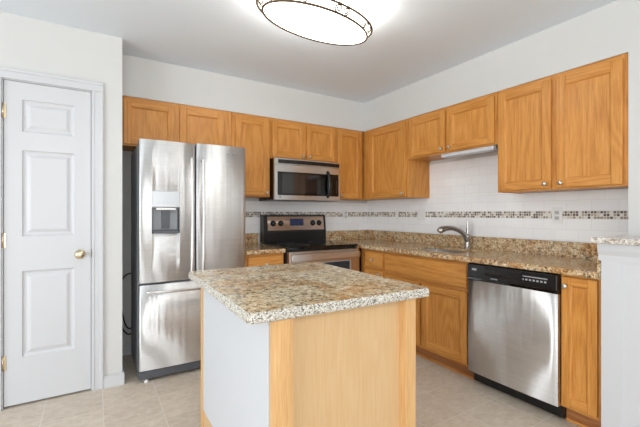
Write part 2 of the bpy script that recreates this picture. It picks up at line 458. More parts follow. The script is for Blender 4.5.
# pantry door
door = MB()
DW_, DH = DX1 - DX0 - .006, DZ - .016
y0 = 0.0
panels = [(0.078, 0.345, 1.713, 1.918), (0.078, 0.345, 1.052, 1.598), (0.078, 0.345, 0.290, 0.834)]
def panel_door():
    m = door
    # stiles and rails around three panels (one column)
    zs = [0.0, .290, .834, 1.052, 1.598, 1.713, 1.918, DH]
    pw0, pw1 = 0.088, DW_ - .092
    m.box(0, pw0, 0, .035, 0, DH); m.box(pw1, DW_, 0, .035, 0, DH)
    for a, b in ((0, .290), (.834, 1.052), (1.598, 1.713), (1.918, DH)): m.box(pw0, pw1, 0, .035, a, b)
    for a, b in ((.290, .834), (1.052, 1.598), (1.713, 1.918)):
        steps = [(0, 0.0), (.006, .007), (.014, .010), (.024, .010), (.042, .003), (.048, .002)]
        for (i0, d0), (i1, d1) in zip(steps, steps[1:]):
            A = [(pw0 + i0, d0, a + i0), (pw1 - i0, d0, a + i0), (pw1 - i0, d0, b - i0), (pw0 + i0, d0, b - i0)]
            B = [(pw0 + i1, d1, a + i1), (pw1 - i1, d1, a + i1), (pw1 - i1, d1, b - i1), (pw0 + i1, d1, b - i1)]
            for k in range(4): m.quad(A[k], A[(k + 1) % 4], B[(k + 1) % 4], B[k])
        i1, d1 = steps[-1]
        m.quad((pw0 + i1, d1, a + i1), (pw1 - i1, d1, a + i1), (pw1 - i1, d1, b - i1), (pw0 + i1, d1, b - i1))
        m.box(pw0, pw1, .02, .034, a, b)
panel_door()
dr = struct(door.build('door_1', trim_m, None, (DX0 + .003, DY + .003, .013)))
dr['label'] = 'narrow white three-panel pantry door with brass knob'
m = MB()
m.lathe([(0, 0), (.031, 0), (.031, .004), (.026, .008), (.011, .010), (.010, .028), (.018, .034), (.027, .042), (.029, .052), (.025, .061), (.012, .066), (0, .067)], (0, 0, 0), (0, -1, 0))
o = m.build('door_knob', brass, dr, (-2.981 - DX0 - .003, 0, .937 - .013)); o['label'] = 'round polished brass knob'
for z in (1.845, 1.045, .282):
    m = MB(); m.cyl((0, 0, -.043), (0, 0, .043), .006, mat=0, seg=12); m.cyl((0, 0, .043), (0, 0, .048), .0045, seg=12); m.cyl((0, 0, -.048), (0, 0, -.043), .0045, seg=12)
    m.box(-.001, .014, .002, .005, -.043, .043)
    m.build('hinge', brass, dr, (-.003, -.006, z - .013))
m = MB(); m.box(-.002, .001, -.002, .02, -.028, .028); m.build('latch_plate', bronze, dr, (DW_ + .003, 0, .925))
m = MB()  # jamb and casing
for x0, x1 in ((DX0 - .012, DX0), (DX1, DX1 + .012)): m.box(x0, x1, DY + .001, DY + .11, 0, DZ + .012)
m.box(DX0, DX1, DY + .001, DY + .11, DZ, DZ + .012)
m.box(DX0, DX0 + .012, DY + .045, DY + .06, 0, DZ); m.box(DX1 - .012, DX1, DY + .045, DY + .06, 0, DZ)
def cas(x0, x1, z0, z1, vert):
    m.box(x0, x1, DY - .012, DY, z0, z1, 0, .002)
    if vert:
        q = x1 if vert > 0 else x0
        m.box(min(q, q - .02 * vert), max(q, q - .02 * vert), DY - .018, DY - .011, z0, z1, 0, .003)
        q = x0 if vert > 0 else x1
        m.box(min(q, q + .012 * vert), max(q, q + .012 * vert), DY - .015, DY - .011, z0, z1, 0, .002)
    else:
        m.box(x0, x1, DY - .018, DY - .011, z1 - .02, z1, 0, .003); m.box(x0, x1, DY - .015, DY - .011, z0, z0 + .012, 0, .002)
cas(DX1 + .006, DX1 + .006 + CW + .006, 0, DZ + .006, 1); cas(DX0 - .006 - CW - .006, DX0 - .006, 0, DZ + .006, -1)
cas(DX0 - .07, DX1 + .07, DZ + .006, DZ + .07, 0)
struct(m.build('trim_2', trim_m))

# wall tile: subway slabs and mosaic band (local x runs along the wall, local z up from the row line)
def tiles(side):
    loc, rz, xr = ((0, -.0005, 0), 0, (-1.84, -.008)) if side == 'back' else ((-.0005, 0, 0), -PI / 2, (0.0, -JY - .002))
    a, b = xr
    def put(nm, x0, x1, z0, z1, base, mt, th=.007):
        m = MB(); m.box(x0, x1, -th, 0, z0 - base, z1 - base)
        o = m.build(nm, mt, None, (loc[0], loc[1], base), rz); struct(o)
    put('wall_tile_lower_' + side, a, b, 1.009, 1.172, 1.172 - .0775 * 3, subway_m)
    put('trim_mosaic_' + side, a, b, 1.1725, 1.2275, 1.1725, mosaic_m, .0075)
    put('wall_tile_upper_' + side, a, b, 1.228, 1.338 if side == 'back' else 1.368, 1.228, subway_m)
    if side == 'right': put('wall_tile_over_sink', .985, 1.90, 1.3685, 1.705, 1.3685 + (.0775 * 2 - .1305) - .0775 * 1, subway_m)
tiles('back'); tiles('right')

# ---------------------------------------------------------------- cabinets
def knob_at(parent, x, y, z):
    m = MB(); m.lathe([(0, 0), (.008, 0), (.006, .006), (.006, .012), (.013, .018), (.0145, .023), (.012, .028), (0, .030)], (0, 0, 0), (0, -1, 0), seg=20)
    o = m.build('knob', nickel, parent, (x, y, z)); return o
def cab_door(parent, x0, x1, yf, z0, z1, knob, stile=.055, name='cabinet_door'):
    """recessed-panel oak door; yf = plane of the face frame, the door stands 19 mm proud of it"""
    w_, h_ = x1 - x0, z1 - z0; t = .019; m = MB(); b = .003
    m.box(0, stile, -t, -.0005, 0, h_, 0, b); m.box(w_ - stile, w_, -t, -.0005, 0, h_, 0, b)
    m.box(stile, w_ - stile, -t, -.0005, 0, stile, 1, b); m.box(stile, w_ - stile, -t, -.0005, h_ - stile, h_, 1, b)
    s0 = stile - .001
    steps = [(s0, -t + .002), (s0 + .004, -t + .003), (s0 + .009, -t + .009), (s0 + .010, -t + .0115)]
    for k, ((i0, d0), (i1, d1)) in enumerate(zip(steps, steps[1:])):
        A = [(i0, d0, i0), (w_ - i0, d0, i0), (w_ - i0, d0, h_ - i0), (i0, d0, h_ - i0)]
        B = [(i1, d1, i1), (w_ - i1, d1, i1), (w_ - i1, d1, h_ - i1), (i1, d1, h_ - i1)]
        for q in range(4): m.quad(A[q], A[(q + 1) % 4], B[(q + 1) % 4], B[q], 1 if q in (0, 2) else 0)
    m.box(s0, w_ - s0, -t + .0115, -.002, s0, h_ - s0, 0)
    o = m.build(name, [oak_v, oak_h], parent, (x0, yf, z0))
    if knob: knob_at(o, knob[0] - x0, -t, knob[1] - z0)
    return o
def drawer_front(parent, x0, x1, yf, z0, z1, knob=True, name='drawer'):
    w_, h_ = x1 - x0, z1 - z0; m = MB()
    m.box(0, w_, -.012, -.0005, 0, h_, 0, .002); m.box(.005, w_ - .005, -.019, -.011, .005, h_ - .005, 0, .004)
    o = m.build(name, oak_h, parent, (x0, yf, z0))
    if knob: knob_at(o, w_ / 2, -.019, h_ / 2)
    return o
def carcass(parent, w_, d, z0, z1, frame, rails, open_top=False):
    """box with face frame. frame: list of stile (x0,x1); rails: list of (x0,x1,z0,z1)"""
    m = MB(); y = -d + .019
    m.box(0, .016, y, -.002, z0, z1); m.box(w_ - .016, w_, y, -.002, z0, z1)
    m.box(.016, w_ - .016, y, -.002, z0 + .004, z0 + .018, 1); 
    if not open_top: m.box(.016, w_ - .016, y, -.002, z1 - .016, z1, 1)
    m.box(.016, w_ - .016, -.014, -.002, z0 + .018, z1 - .016)
    m.build('cabinet_body', [oak_v, oak_h], parent)
    m = MB()
    for a, b in frame: m.box(a, b, -d, y - .0003, z0, z1, 0, .0008)
    for a, b, c, e in rails: m.box(a, b, -d, y - .0003, c, e, 1, .0008)
    m.build('face_frame', [oak_v, oak_h], parent)
UD = .305
def upper(loc, rz, w_, z0, z1, doors, label, kz=.028, group='oak wall cabinets'):
    """doors: (x0, x1, knob_side)"""
    r = empty('wall_cabinet', loc, rz); tag(r, label, 'cabinet', group)
    z0 -= loc[2]; z1 -= loc[2]
    st = []; e = [0] + [v for d in doors for v in (d[0] + .012, d[1] - .012)] + [w_]
    for i in range(0, len(e), 2): st.append((e[i], e[i + 1]))
    rails = [(st[i][1], st[i + 1][0], zz0, zz1) for i in range(len(st) - 1) for zz0, zz1 in ((z0, z0 + .035), (z1 - .035, z1))]
    carcass(r, w_, UD, z0, z1, st, rails)
    for a, b, k in doors:
        kx = None if k is None else ((a + .03) if k == 'l' else (b - .03))
        cab_door(r, a, b, -UD, z0 + .012, z1 - .028, None if kx is None else (kx, z0 + .012 + kz), stile=.052 if z1 - z0 < .5 else .056)
    return r
T = 2.133
# back wall, left to right (local x = world x)
upper((-2.726, 0, 1.745), 0, .886, 1.745, T, [(.020, .398, 'r'), (.438, .811, 'l')], 'short oak cabinet with two doors above the refrigerator')
upper((-1.838, 0, 1.368), 0, .376, 1.368, T, [(.030, .364, 'r')], 'tall single-door oak cabinet left of the microwave')
upper((-1.460, 0, 1.745), 0, .764, 1.745, T, [(.018, .378, 'r'), (.400, .750, 'l')], 'short oak cabinet with two doors above the microwave')
upper((-.694, 0, 1.368), 0, .364, 1.368, T, [(.018, .340, 'l')], 'tall narrow oak corner cabinet right of the microwave')
# right wall (local x = distance from the corner along the wall)
upper((0, -.002, 1.368), -PI / 2, .980, 1.368, T, [(.410, .957, 'r')], 'wide single-door oak corner cabinet on the right wall beside the short sink cabinet')
upper((0, -.984, 1.735), -PI / 2, .922, 1.735, T, [(.028, .446, 'r'), (.472, .902, 'l')], 'short oak cabinet with two doors above the sink')
upper((0, -1.908, 1.368), -PI / 2, .792, 1.368, T, [(.012, .384, 'r'), (.420, .772, 'l')], 'tall two-door oak cabinet at the right end of the wall')

BD = .610; BT = .862
def base(loc, rz, w_, label, frame, rails, group='oak base cabinets', open_top=False):
    r = empty('base_cabinet', loc, rz); tag(r, label, 'cabinet', group)
    carcass(r, w_, BD, .100, BT, frame, rails, open_top)
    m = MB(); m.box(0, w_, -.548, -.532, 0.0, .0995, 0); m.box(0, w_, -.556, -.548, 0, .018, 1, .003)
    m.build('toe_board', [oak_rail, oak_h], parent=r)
    return r
# between refrigerator and range
r = base((-1.828, 0, 0), 0, .364, 'small oak base cabinet between refrigerator and range', [(0, .04), (.34, .364)], [(.04, .34, .83, BT), (.04, .34, .66, .70), (.04, .34, .10, .135)])
drawer_front(r, .022, .350, -BD, .700, .842)
cab_door(r, .022, .350, -BD, .125, .668, (.05, .64))
# corner unit + drawer unit on the right wall
r = base((0, -.64, 0), -PI / 2, .348, 'narrow oak base cabinet with one drawer beside the range corner', [(0, .036), (.320, .348)], [(.036, .320, .83, BT), (.036, .320, .66, .70), (.036, .320, .10, .135)])
drawer_front(r, .068, .334, -BD, .690, .842)
cab_door(r, .068, .334, -BD, .125, .664, (.306, .640))
m = MB(); m.box(-.672, -.612, -.61, -.594, .10, BT, 0, .001); m.box(-.672, -.656, -.594, -.02, .10, BT, 0)
tag(m.build('corner_filler', oak_v), 'oak filler strip in the corner right of the range', 'filler strip')
# sink base
r = base((0, -.990, 0), -PI / 2, .892, 'wide oak sink base cabinet with two doors left of dishwasher', [(0, .03), (.425, .470), (.865, .892)], [(.03, .425, .83, BT), (.47, .865, .83, BT), (.03, .425, .62, .69), (.47, .865, .62, .69), (.03, .425, .10, .135), (.47, .865, .10, .135)], open_top=True)
# carcass top is open over the bowl
drawer_front(r, .012, .884, -BD, .668, .842, False, 'false_drawer_front')
cab_door(r, .012, .434, -BD, .122, .640, (.404, .612)); cab_door(r, .458, .884, -BD, .122, .640, (.488, .612))
# end cabinet
r = base((0, -2.489, 0), -PI / 2, .198, 'narrow oak base cabinet right of the dishwasher', [(0, .02), (.178, .198)], [(.02, .178, .84, BT), (.02, .178, .10, .135)])
cab_door(r, .010, .184, -BD, .120, .850, (.034, .800), stile=.045)

# ---------------------------------------------------------------- worktops
CZ0, CZ1 = .864, .900
def slab_poly(poly, z0, z1, bev=.005):
    m = MB(); m.prism(poly, z0, z1, 'z', 0, bev=bev); return m
m = slab_poly([(-.672, -.022), (-.672, -.648), (-.648, -.648), (-.648, -2.681), (-.022, -2.681), (-.022, -.022)], CZ0, CZ1)
wt = m.build('worktop', gr_main); tag(wt, 'L-shaped granite worktop along the right wall with sink cutout', 'worktop')
SX0, SX1, SY0, SY1 = -.520, -.165, -1.690, -1.20
cut(wt, [(SX0, SX1, SY0, SY1, .8, 1.0)])
m = MB(); m.box(-.672, -.021, -.0205, -.0085, CZ0, 1.007, 0, .002)
m.box(-.0205, -.0085, -2.681, -.0205, CZ0, 1.007, 0, .002)
m.box(-.655, -.021, -2.6985, -2.6825, CZ0, .985, 0, .002)
m.build('backsplash_strip', gr_main, wt)
m = slab_poly([(-1.832, -.022), (-1.832, -.648), (-1.463, -.648), (-1.463, -.022)], CZ0, CZ1)
wl = m.build('worktop', gr_main); tag(wl, 'short granite worktop between refrigerator and range', 'worktop')
m = MB(); m.box(-1.832, -1.463, -.0205, -.0085, CZ0, 1.007, 0, .002); m.build('backsplash_strip', gr_main, wl)

# sink bowl
r = empty('kitchen_sink', ((SX0 + SX1) / 2, (SY0 + SY1) / 2, .70)); tag(r, 'undermount stainless steel sink set in the granite worktop', 'sink')
m = MB(); hx, hy = (SX1 - SX0) / 2 - .004, (SY1 - SY0) / 2 - .004; t_ = .003
for sx in (-1, 1): m.box(min(sx * hx, sx * (hx - t_)), max(sx * hx, sx * (hx - t_)), -hy, hy, 0, .180)
for sy in (-1, 1): m.box(-hx, hx, min(sy * hy, sy * (hy - t_)), max(sy * hy, sy * (hy - t_)), 0, .180)
m.box(-hx, hx, -hy, hy, 0, .004)
m.box(-hx, hx, -.012, .012, 0, .14, 0, .006)
m.build('bowl', ss_flat, r)
for sy in (-1, 1):
    m = MB(); m.lathe([(0, .003), (.02, .003), (.03, .006), (.042, .006), (.043, .002)], (0, 0, 0), (0, 0, 1)); m.build('drain', nickel, r, (0, sy * .14, .003))

# faucet
FX, FY = -.105, -1.497
r = empty('kitchen_faucet', (FX, FY, CZ1)); tag(r, 'satin nickel pull-out faucet with curved spout behind the sink', 'faucet')
m = MB(); m.lathe([(0, 0), (.032, 0), (.032, .004), (.026, .010), (.021, .022), (.020, .10), (.021, .118), (.018, .128), (0, .132)]); m.build('faucet_body', faucet_m, r)
m = MB(); m.tube([(0, 0, .055), (-.022, .008, .115), (-.070, .027, .158), (-.130, .050, .180), (-.180, .070, .182), (-.210, .082, .176)], [.020, .020, .019, .019, .022, .025], seg=14)
sp = m.build('spout', faucet_m, r)
m = MB(); m.tube([(-.203, .080, .178), (-.235, .092, .166), (-.250, .098, .150)], [.025, .029, .024], seg=14); m.build('spray_head', faucet_m, sp)
m = MB(); m.tube([(0, 0, .125), (.004, -.002, .17), (.002, -.001, .215), (0, 0, .258)], [.015, .013, .009, .005], seg=12); m.build('lever', faucet_m, r)

# ---------------------------------------------------------------- refrigerator
FRX0, FRX1, FRY = -2.630, -1.8395, -.685
r = empty('refrigerator', (FRX0, 0, 0)); tag(r, 'stainless French-door refrigerator with ice dispenser and bottom freezer', 'refrigerator')
FW = FRX1 - FRX0
m = MB(); m.box(0, FW, -.600, -.04, .03, 1.715, 0, .004); m.box(.02, .11, -.66, -.56, 1.715, 1.742, 1, .004); m.box(FW - .11, FW - .02, -.66, -.56, 1.715, 1.735, 1, .004)
m.box(.33, .45, -.66, -.56, 1.715, 1.735, 1, .004)
m.build('fridge_body', [grey_body, grey_dark], r)
def curved_front(x0, x1, z0, z1, name, bulge, yb=-.607, yf=-.670):
    n = 14; pts = []
    xc, hw = (x0 + x1) / 2, (x1 - x0) / 2; rr = .012
    arc = []
    for i in range(n + 1):
        u = -1 + 2 * i / n
        yy = yf - bulge * (1 - abs(u) ** 2.2)
        xx = xc + u * (hw)
        if i in (0, n): yy = yf + rr
        arc.append((xx, yy))
    arc.insert(1, (x0 + rr * .25, yf + rr * .3)); arc.insert(2, (x0 + rr, yf - .001)); arc.insert(-1, (x1 - rr, yf - .001)); arc.insert(-1, (x1 - rr * .25, yf + rr * .3))
    pts = [(x0, yb)] + arc + [(x1, yb)]
    t = bmesh.new()
    lo = [t.verts.new((a, b, z0)) for a, b in pts]; hi = [t.verts.new((a, b, z1)) for a, b in pts]
    t.faces.new(lo[::-1]); t.faces.new(hi)
    for i in range(len(pts)):
        j = (i + 1) % len(pts); f = t.faces.new((lo[i], lo[j], hi[j], hi[i])); f.smooth = 1 <= i < len(pts) - 2
    bmesh.ops.recalc_face_normals(t, faces=t.faces)
    m = MB(); m.merge(t, 0)
    return m.build(name, [ss, grey_dark], r)
dl = curved_front(0.0, .386, .712, 1.742, 'fridge_door', .009)
dr_ = curved_front(.394, FW, .712, 1.748, 'fridge_door', .009)
fz = curved_front(0.0, FW, .085, .696, 'freezer_drawer', .010)
# dispenser recess
cut(dl, [(.090, .264, -.80, -.640, 1.085, 1.252)])
m = MB()
m.box(.082, .272, -.690, -.676, 1.256, 1.372, 0, .003)       # control plate
m.box(.082, .090, -.690, -.64, 1.068, 1.256, 1); m.box(.264, .272, -.690, -.64, 1.068, 1.256, 1); m.box(.082, .272, -.690, -.64, 1.066, 1.086, 1, .002)
m.box(.090, .264, -.646, -.6385, 1.085, 1.254, 2)
disp = m.build('dispenser_panel', [silver_pl, grey_dark, grey_mid], dl)
m = MB(); m.box(.110, .244, -.692, -.680, 1.235, 1.252, 0, .003); m.build('dispenser_light_bar', white_pl, disp)
m = MB(); m.prism([(-.664, 1.10), (-.650, 1.10), (-.650, 1.235), (-.672, 1.235)], .150, .204, 'x', 0, bev=.002); m.build('dispenser_paddle', grey_dark, disp)
m = MB(); m.box(.098, .256, -.685, -.648, 1.087, 1.092, 0, .001); m.build('drip_tray', grey_dark, disp)
for k in range(5):
    pass
m = MB()
for k in range(4): m.box(.120 + k * .032, .134 + k * .032, -.6906, -.6898, 1.29, 1.296)
m.build('button_marks', print_m, disp)
def bar_handle(pts, r0, parent, name='handle', posts=()):
    m = MB(); m.tube(pts, r0, 0, 12, flat=.7)
    for p, q in posts: m.cyl(p, q, .008, seg=12)
    return m.build(name, ss_flat, parent)
for x, par in ((.350, dl), (.432, dr_)):
    bar_handle([(x, -.716, 1.630), (x, -.736, 1.50), (x, -.744, 1.19), (x, -.736, .88), (x, -.716, .755)], [.010, .013, .014, .013, .010], par, posts=(((x, -.680, 1.615), (x, -.722, 1.615)), ((x, -.680, .770), (x, -.722, .770))))
bar_handle([(.040, -.712, .650), (.12, -.735, .650), (.39, -.745, .650), (.66, -.735, .650), (.74, -.712, .650)], [.010, .013, .014, .013, .010], fz, posts=(((.055, -.678, .650), (.055, -.718, .650)), ((.725, -.678, .650), (.725, -.718, .650))))
m = MB(); m.box(.0, FW, -.668, -.60, .022, .078, 0, .004); m.build('kick_grille', grey_dark, r)
for x in (.05, FW - .05):
    m = MB(); m.cyl((x, -.655, 0), (x, -.655, .012), .018, .014, seg=16); m.cyl((x, -.655, .010), (x, -.655, .024), .006, seg=10); m.build('levelling_foot', white_pl, r)
for x in (.06, FW - .06):
    m = MB(); m.cyl((x - .012, -.10, .018), (x + .012, -.10, .018), .018, seg=16); m.box(x - .015, x + .015, -.115, -.085, .02, .035); m.build('roller', rubber, r)
lettering('badge', 'Whirlpool', .021, dr_, (.315 + .394 - .04, -.6815, 1.685), grey_mid)

# cord behind refrigerator
m = MB()
m.tube([(-2.60, -.03, .30), (-2.63, -.022, .225), (-2.67, -.022, .26), (-2.705, -.03, .42), (-2.715, -.035, .56), (-2.70, -.02, .64), (-2.66, -.02, .688), (-2.60, -.025, .70)], .0055, seg=8)
m.tube([(-2.60, -.03, .20), (-2.65, -.035, .18), (-2.70, -.032, .25), (-2.712, -.03, .38)], .0055, seg=8)
tag(m.build('power_cord', rubber), 'black power cord hanging behind the refrigerator', 'cord')

# ---------------------------------------------------------------- microwave
MX0 = -1.452; MW = .752
r = empty('microwave', (MX0, 0, 1.338)); tag(r, 'stainless over-the-range microwave with black handle', 'microwave')
m = MB(); m.box(0, MW, -.365, -.010, .0, .402, 0, .003); m.build('microwave_body', black, r)
def bow(x): u = (x - MW / 2) / (MW / 2); return -.018 * (1 - u * u)
def bowed_panel(m, x0, x1, z0, z1, yb, yf, mat=0, n=16):
    pts = [(x0 + (x1 - x0) * i / n, yf + bow(x0 + (x1 - x0) * i / n)) for i in range(n + 1)]
    m.prism([(x0, yb)] + pts + [(x1, yb)], z0, z1, 'z', mat)
m = MB(); bowed_panel(m, 0, MW, .344, .400, -.367, -.392); vg = m.build('vent_panel', ss_flat, r)
m = MB(); bowed_panel(m, .035, MW - .010, .352, .388, -.38, -.394)
for k in range(3): bowed_panel(m, .040, MW - .015, .357 + k * .010, .360 + k * .010, -.38, -.396)
m.build('vent_slots', black, vg)
m = MB(); bowed_panel(m, 0, MW, .004, .340, -.367, -.392); md_ = m.build('microwave_door', ss_flat, r)
m = MB(); bowed_panel(m, .030, .600, .048, .272, -.39, -.3945); m.build('door_surround', black_gloss, md_)
m = MB(); bowed_panel(m, .075, .500, .070, .255, -.39, -.3955); m.build('door_window', win_dark, md_)
m = MB(); bowed_panel(m, .612, .730, .048, .275, -.39, -.3945); cp = m.build('control_panel', black_gloss, md_)
m = MB()
for i in range(6):
    for j in range(3): x = .632 + j * .030; m.box(x, x + .018, -.3985, -.3975, .085 + i * .022, .094 + i * .022)
m.build('buttons', print_m, cp)
m = MB(); m.box(.640, .70, -.3985, -.3970, .236, .250); m.build('display', display_m, cp)
m = MB(); m.tube([(.590, -.402, .300), (.590, -.428, .255), (.590, -.442, .17), (.590, -.428, .080), (.590, -.402, .035)], [.013, .016, .017, .016, .013], seg=14)
m.build('handle', black, md_)
m = MB(); m.lathe([(0, 0), (.011, 0), (.011, .0015), (.009, .0015), (.009, .001), (0, .001)], (.055, -.3975, .030), (0, -1, 0)); m.build('badge', print_m, md_)

# ---------------------------------------------------------------- range
RX0 = -1.456; RW = .766
r = empty('range', (RX0, 0, 0)); tag(r, 'stainless and black electric range under the microwave', 'range')
m = MB(); m.box(0, RW, -.655, -.030, .02, .885, 0, .003); m.build('range_body', black, r)
m = MB(); m.box(-.001, RW + .001, -.690, -.095, .886, .912, 0, .006); ct = m.build('cooktop', black_gloss, r)
for (x, y, q) in ((.19, -.25, .08), (.57, -.25, .10), (.19, -.52, .105), (.57, -.52, .08)):
    m = MB(); m.lathe([(q, .0), (q, .0006), (q - .004, .0006), (q - .004, 0)], (x, y, .912)); m.build('burner_ring', grey_dark, ct)
# backguard
m = MB(); m.prism([(-.030, .912), (-.120, .912), (-.125, 1.015), (-.105, 1.190), (-.085, 1.198), (-.030, 1.198)], .012, RW - .012, 'x', 0); bgd = m.build('backguard', black, r)
# (prism 'x' uses a=y, b=z)
m = MB(); m.prism([(-.1235, 1.036), (-.1285, 1.036), (-.1105, 1.178), (-.1065, 1.178)], .055, RW - .040, 'x', 0); fp = m.build('control_panel', ss_warm, bgd)
def bgy(z): return -.1285 + (z - 1.036) * .018 / .142
for x in (.115, .200, .585, .665):
    z = 1.108; m = MB(); m.lathe([(0, 0), (.030, 0), (.030, .004), (.024, .006), (.022, .022), (.018, .026), (0, .027)], (x, bgy(z), z), (0, -1, .12), seg=24); m.box(x - .003, x + .003, bgy(z) - .031, bgy(z) - .024, z - .016, z + .016)
    m.build('control_knob', black, bgd)
m = MB(); m.box(.305, .470, bgy(1.112) - .004, bgy(1.112) + .004, 1.080, 1.152, 0, .002); dp = m.build('display', display_m, bgd)
lettering('clock_digits', '7:18', .026, dp, (.388, bgy(1.12) - .0045, 1.124), digit_m)
# oven front
m = MB(); m.box(.004, RW - .004, -.700, -.656, .205, .868, 0, .004); od = m.build('oven_door', ss_warm, r)
m = MB(); m.box(.110, RW - .095, -.703, -.699, .42, .765, 1, .003); m.box(.118, RW - .112, -.7045, -.7025, .43, .757, 0, .001); m.build('oven_window', [win_blue, silver_pl], od)
m = MB(); m.box(.010, RW - .010, -.742, -.722, .790, .846, 0, .008); m.box(.02, .05, -.724, -.699, .800, .836, 0, .003); m.box(RW - .05, RW - .02, -.724, -.699, .800, .836, 0, .003)
m.build('oven_handle', ss_flat, od)
m = MB(); m.box(.004, RW - .004, -.695, -.656, .035, .195, 0, .004); m.box(.15, RW - .15, -.705, -.694, .165, .180, 0, .003); m.build('warming_drawer', ss_warm, r)
for x in (.04, RW - .04):
    for y in (-.60, -.08): m = MB(); m.cyl((x, y, 0), (x, y, .022), .015, seg=12); m.build('foot', rubber, r)

# ---------------------------------------------------------------- dishwasher (faces -x)
r = empty('dishwasher', (0, -1.888, 0), -PI / 2); tag(r, 'stainless dishwasher with black control strip under the granite worktop', 'dishwasher')
WW = .600
m = MB(); m.box(.004, WW - .004, -.600, -.03, .07, .858, 0, .002); m.build('tub', black, r)
m = MB()
n = 12
def dwf(x0, x1, z0, z1, yb, yf, bulge, mat, mm):
    pts = [(x0 + (x1 - x0) * i / n, yf - bulge * (1 - (2 * i / n - 1) ** 2)) for i in range(n + 1)]
    t = bmesh.new(); P_ = [(x0, yb)] + pts + [(x1, yb)]
    lo = [t.verts.new((a, b, z0)) for a, b in P_]; hi = [t.verts.new((a, b, z1)) for a, b in P_]
    t.faces.new(lo); t.faces.new(hi)
    for i in range(len(P_)):
        j = (i + 1) % len(P_); f = t.faces.new((lo[i], lo[j], hi[j], hi[i])); f.smooth = 1 <= i < len(P_) - 2
    bmesh.ops.recalc_face_normals(t, faces=t.faces); mm.merge(t, mat)
dwf(.006, WW - .003, .098, .745, -.602, -.640, .006, 0, m)
m.box(.004, WW - .004, -.630, -.600, .094, .75, 1)
dd = m.build('dishwasher_door', [ss, black], r)
m = MB(); m.box(.004, WW - .003, -.650, -.602, .762, .856, 0, .006); m.box(.004, WW - .003, -.645, -.602, .746, .764, 1, .002)
m.prism([(-.650, .790), (-.668, .812), (-.668, .835), (-.650, .850)], .15, .40, 'x', 0)
cpn = m.build('control_strip', [black, black_gloss], r)
m = MB()
for k in range(7): m.box(.395 + k * .022, .407 + k * .022, -.6515, -.6500, .800, .810)
m.build('buttons', print_m, cpn)
m = MB(); m.box(.375, .545, -.6515, -.6500, .822, .827); m.build('printed_line', print_m, cpn)
m = MB(); m.box(.045, .080, -.6515, -.6500, .815, .828, 0, .0004); m.build('badge', print_m, cpn)
m = MB(); m.box(.190, .235, -.6600, -.648, .772, .778, 0, .001); m.build('door_latch', grey_mid, cpn)
m = MB(); m.box(.004, WW - .002, -.572, -.54, .012, .088, 0, .002); m.box(WW - .03, WW - .001, -.590, -.57, .02, .095, 0, .002); m.build('kick_plate', black, r)
for x in (.03, WW - .03):
    m = MB(); m.cyl((x, -.50, 0), (x, -.50, .075), .012, seg=12); m.build('foot', black, r)

# ---------------------------------------------------------------- island
IA = math.radians(-1.6)
r = empty('kitchen_island', (-2.092, -2.000, 0), 0); tag(r, 'pale wooden kitchen island with white side panel and rough-edged granite top', 'island')
hw, hl = .396, .484
# irregular chiselled top slab
def wobble_slab():
    t = bmesh.new(); pts = []
    def edge(a, b, n):
        for i in range(n):
            u = i / n; pts.append((a[0] + (b[0] - a[0]) * u, a[1] + (b[1] - a[1]) * u))
    c = .014; hwb, hlb = hw, hl
    cs = [(-hwb + c, -hlb), (hwb - c, -hlb), (hwb, -hlb + c), (hwb, hlb - c), (hwb - c, hlb), (-hwb + c, hlb), (-hwb, hlb - c), (-hwb, -hlb + c)]
    for i in range(8):
        a, b = cs[i], cs[(i + 1) % 8]; L_ = math.hypot(b[0] - a[0], b[1] - a[1]); edge(a, b, max(2, int(L_ / .012)))
    layers = [(.864, .006), (.868, .001), (.874, -.001), (.882, -.0015), (.890, .0), (.896, .002), (.900, .006)]
    rings = []
    for z, ins in layers:
        ring = []
        for x, y in pts:
            L_ = math.hypot(x, y); j = random.uniform(-.0022, .0022) if .866 < z < .898 else 0
            ring.append(t.verts.new((x - x / L_ * (ins + j), y - y / L_ * (ins + j), z + (random.uniform(-.001, .001) if j else 0))))
        rings.append(ring)
    n = len(pts)
    for a, b in zip(rings, rings[1:]):
        for i in range(n):
            f = t.faces.new((a[i], a[(i + 1) % n], b[(i + 1) % n], b[i])); f.material_index = 1
    f = t.faces.new(rings[0][::-1]); f.material_index = 1
    f = t.faces.new(rings[-1]); f.material_index = 0
    return t
m = MB(); m.merge(wobble_slab(), -1); o = m.build('granite_top', [gr_island, gr_edge], r, rz=IA)
# body: x -.335..+.290 (local), y -.440..+.450
bx0, bx1, by0, by1 = -.316, .324, -.466, .466
ps = .056; pd = .045
m = MB(); m.box(bx0 + .004, bx1 - .004, by0 + pd + .002, by1 - .046, .10, .862, 0); m.box(bx0 + .03, bx1 - .03, by0 + .06, by1 - .075, 0.0, .10, 0)
m.box(bx0, bx0 + .0035, by0 + pd, by1 - .028, .0, .168, 0)
m.build('island_body', maple, r)
m = MB(); m.box(bx0 + ps, bx1 - ps, by0 + pd - .006, by0 + pd + .0015, .0, .862, 0); m.build('back_panel', maple, r)
m = MB(); m.box(bx0 + ps, bx0 + ps + .013, by0 + .004, by0 + pd - .0065, 0, .862, 0, .002); m.build('panel_bead', maple_post, r)
for x in (bx0, bx1 - ps):
    m = MB(); m.box(x, x + ps, by0, by0 + pd - .0003, 0, .862, 0, .0015); m.build('corner_post', maple_post, r)
m = MB(); m.box(bx0 - .004, bx0 + .0035, by0 + pd + .0005, by1 - .045, .170, .862, 0, .0005); o = m.build('side_panel', white_lam, r); o['label'] = 'white laminate side panel'
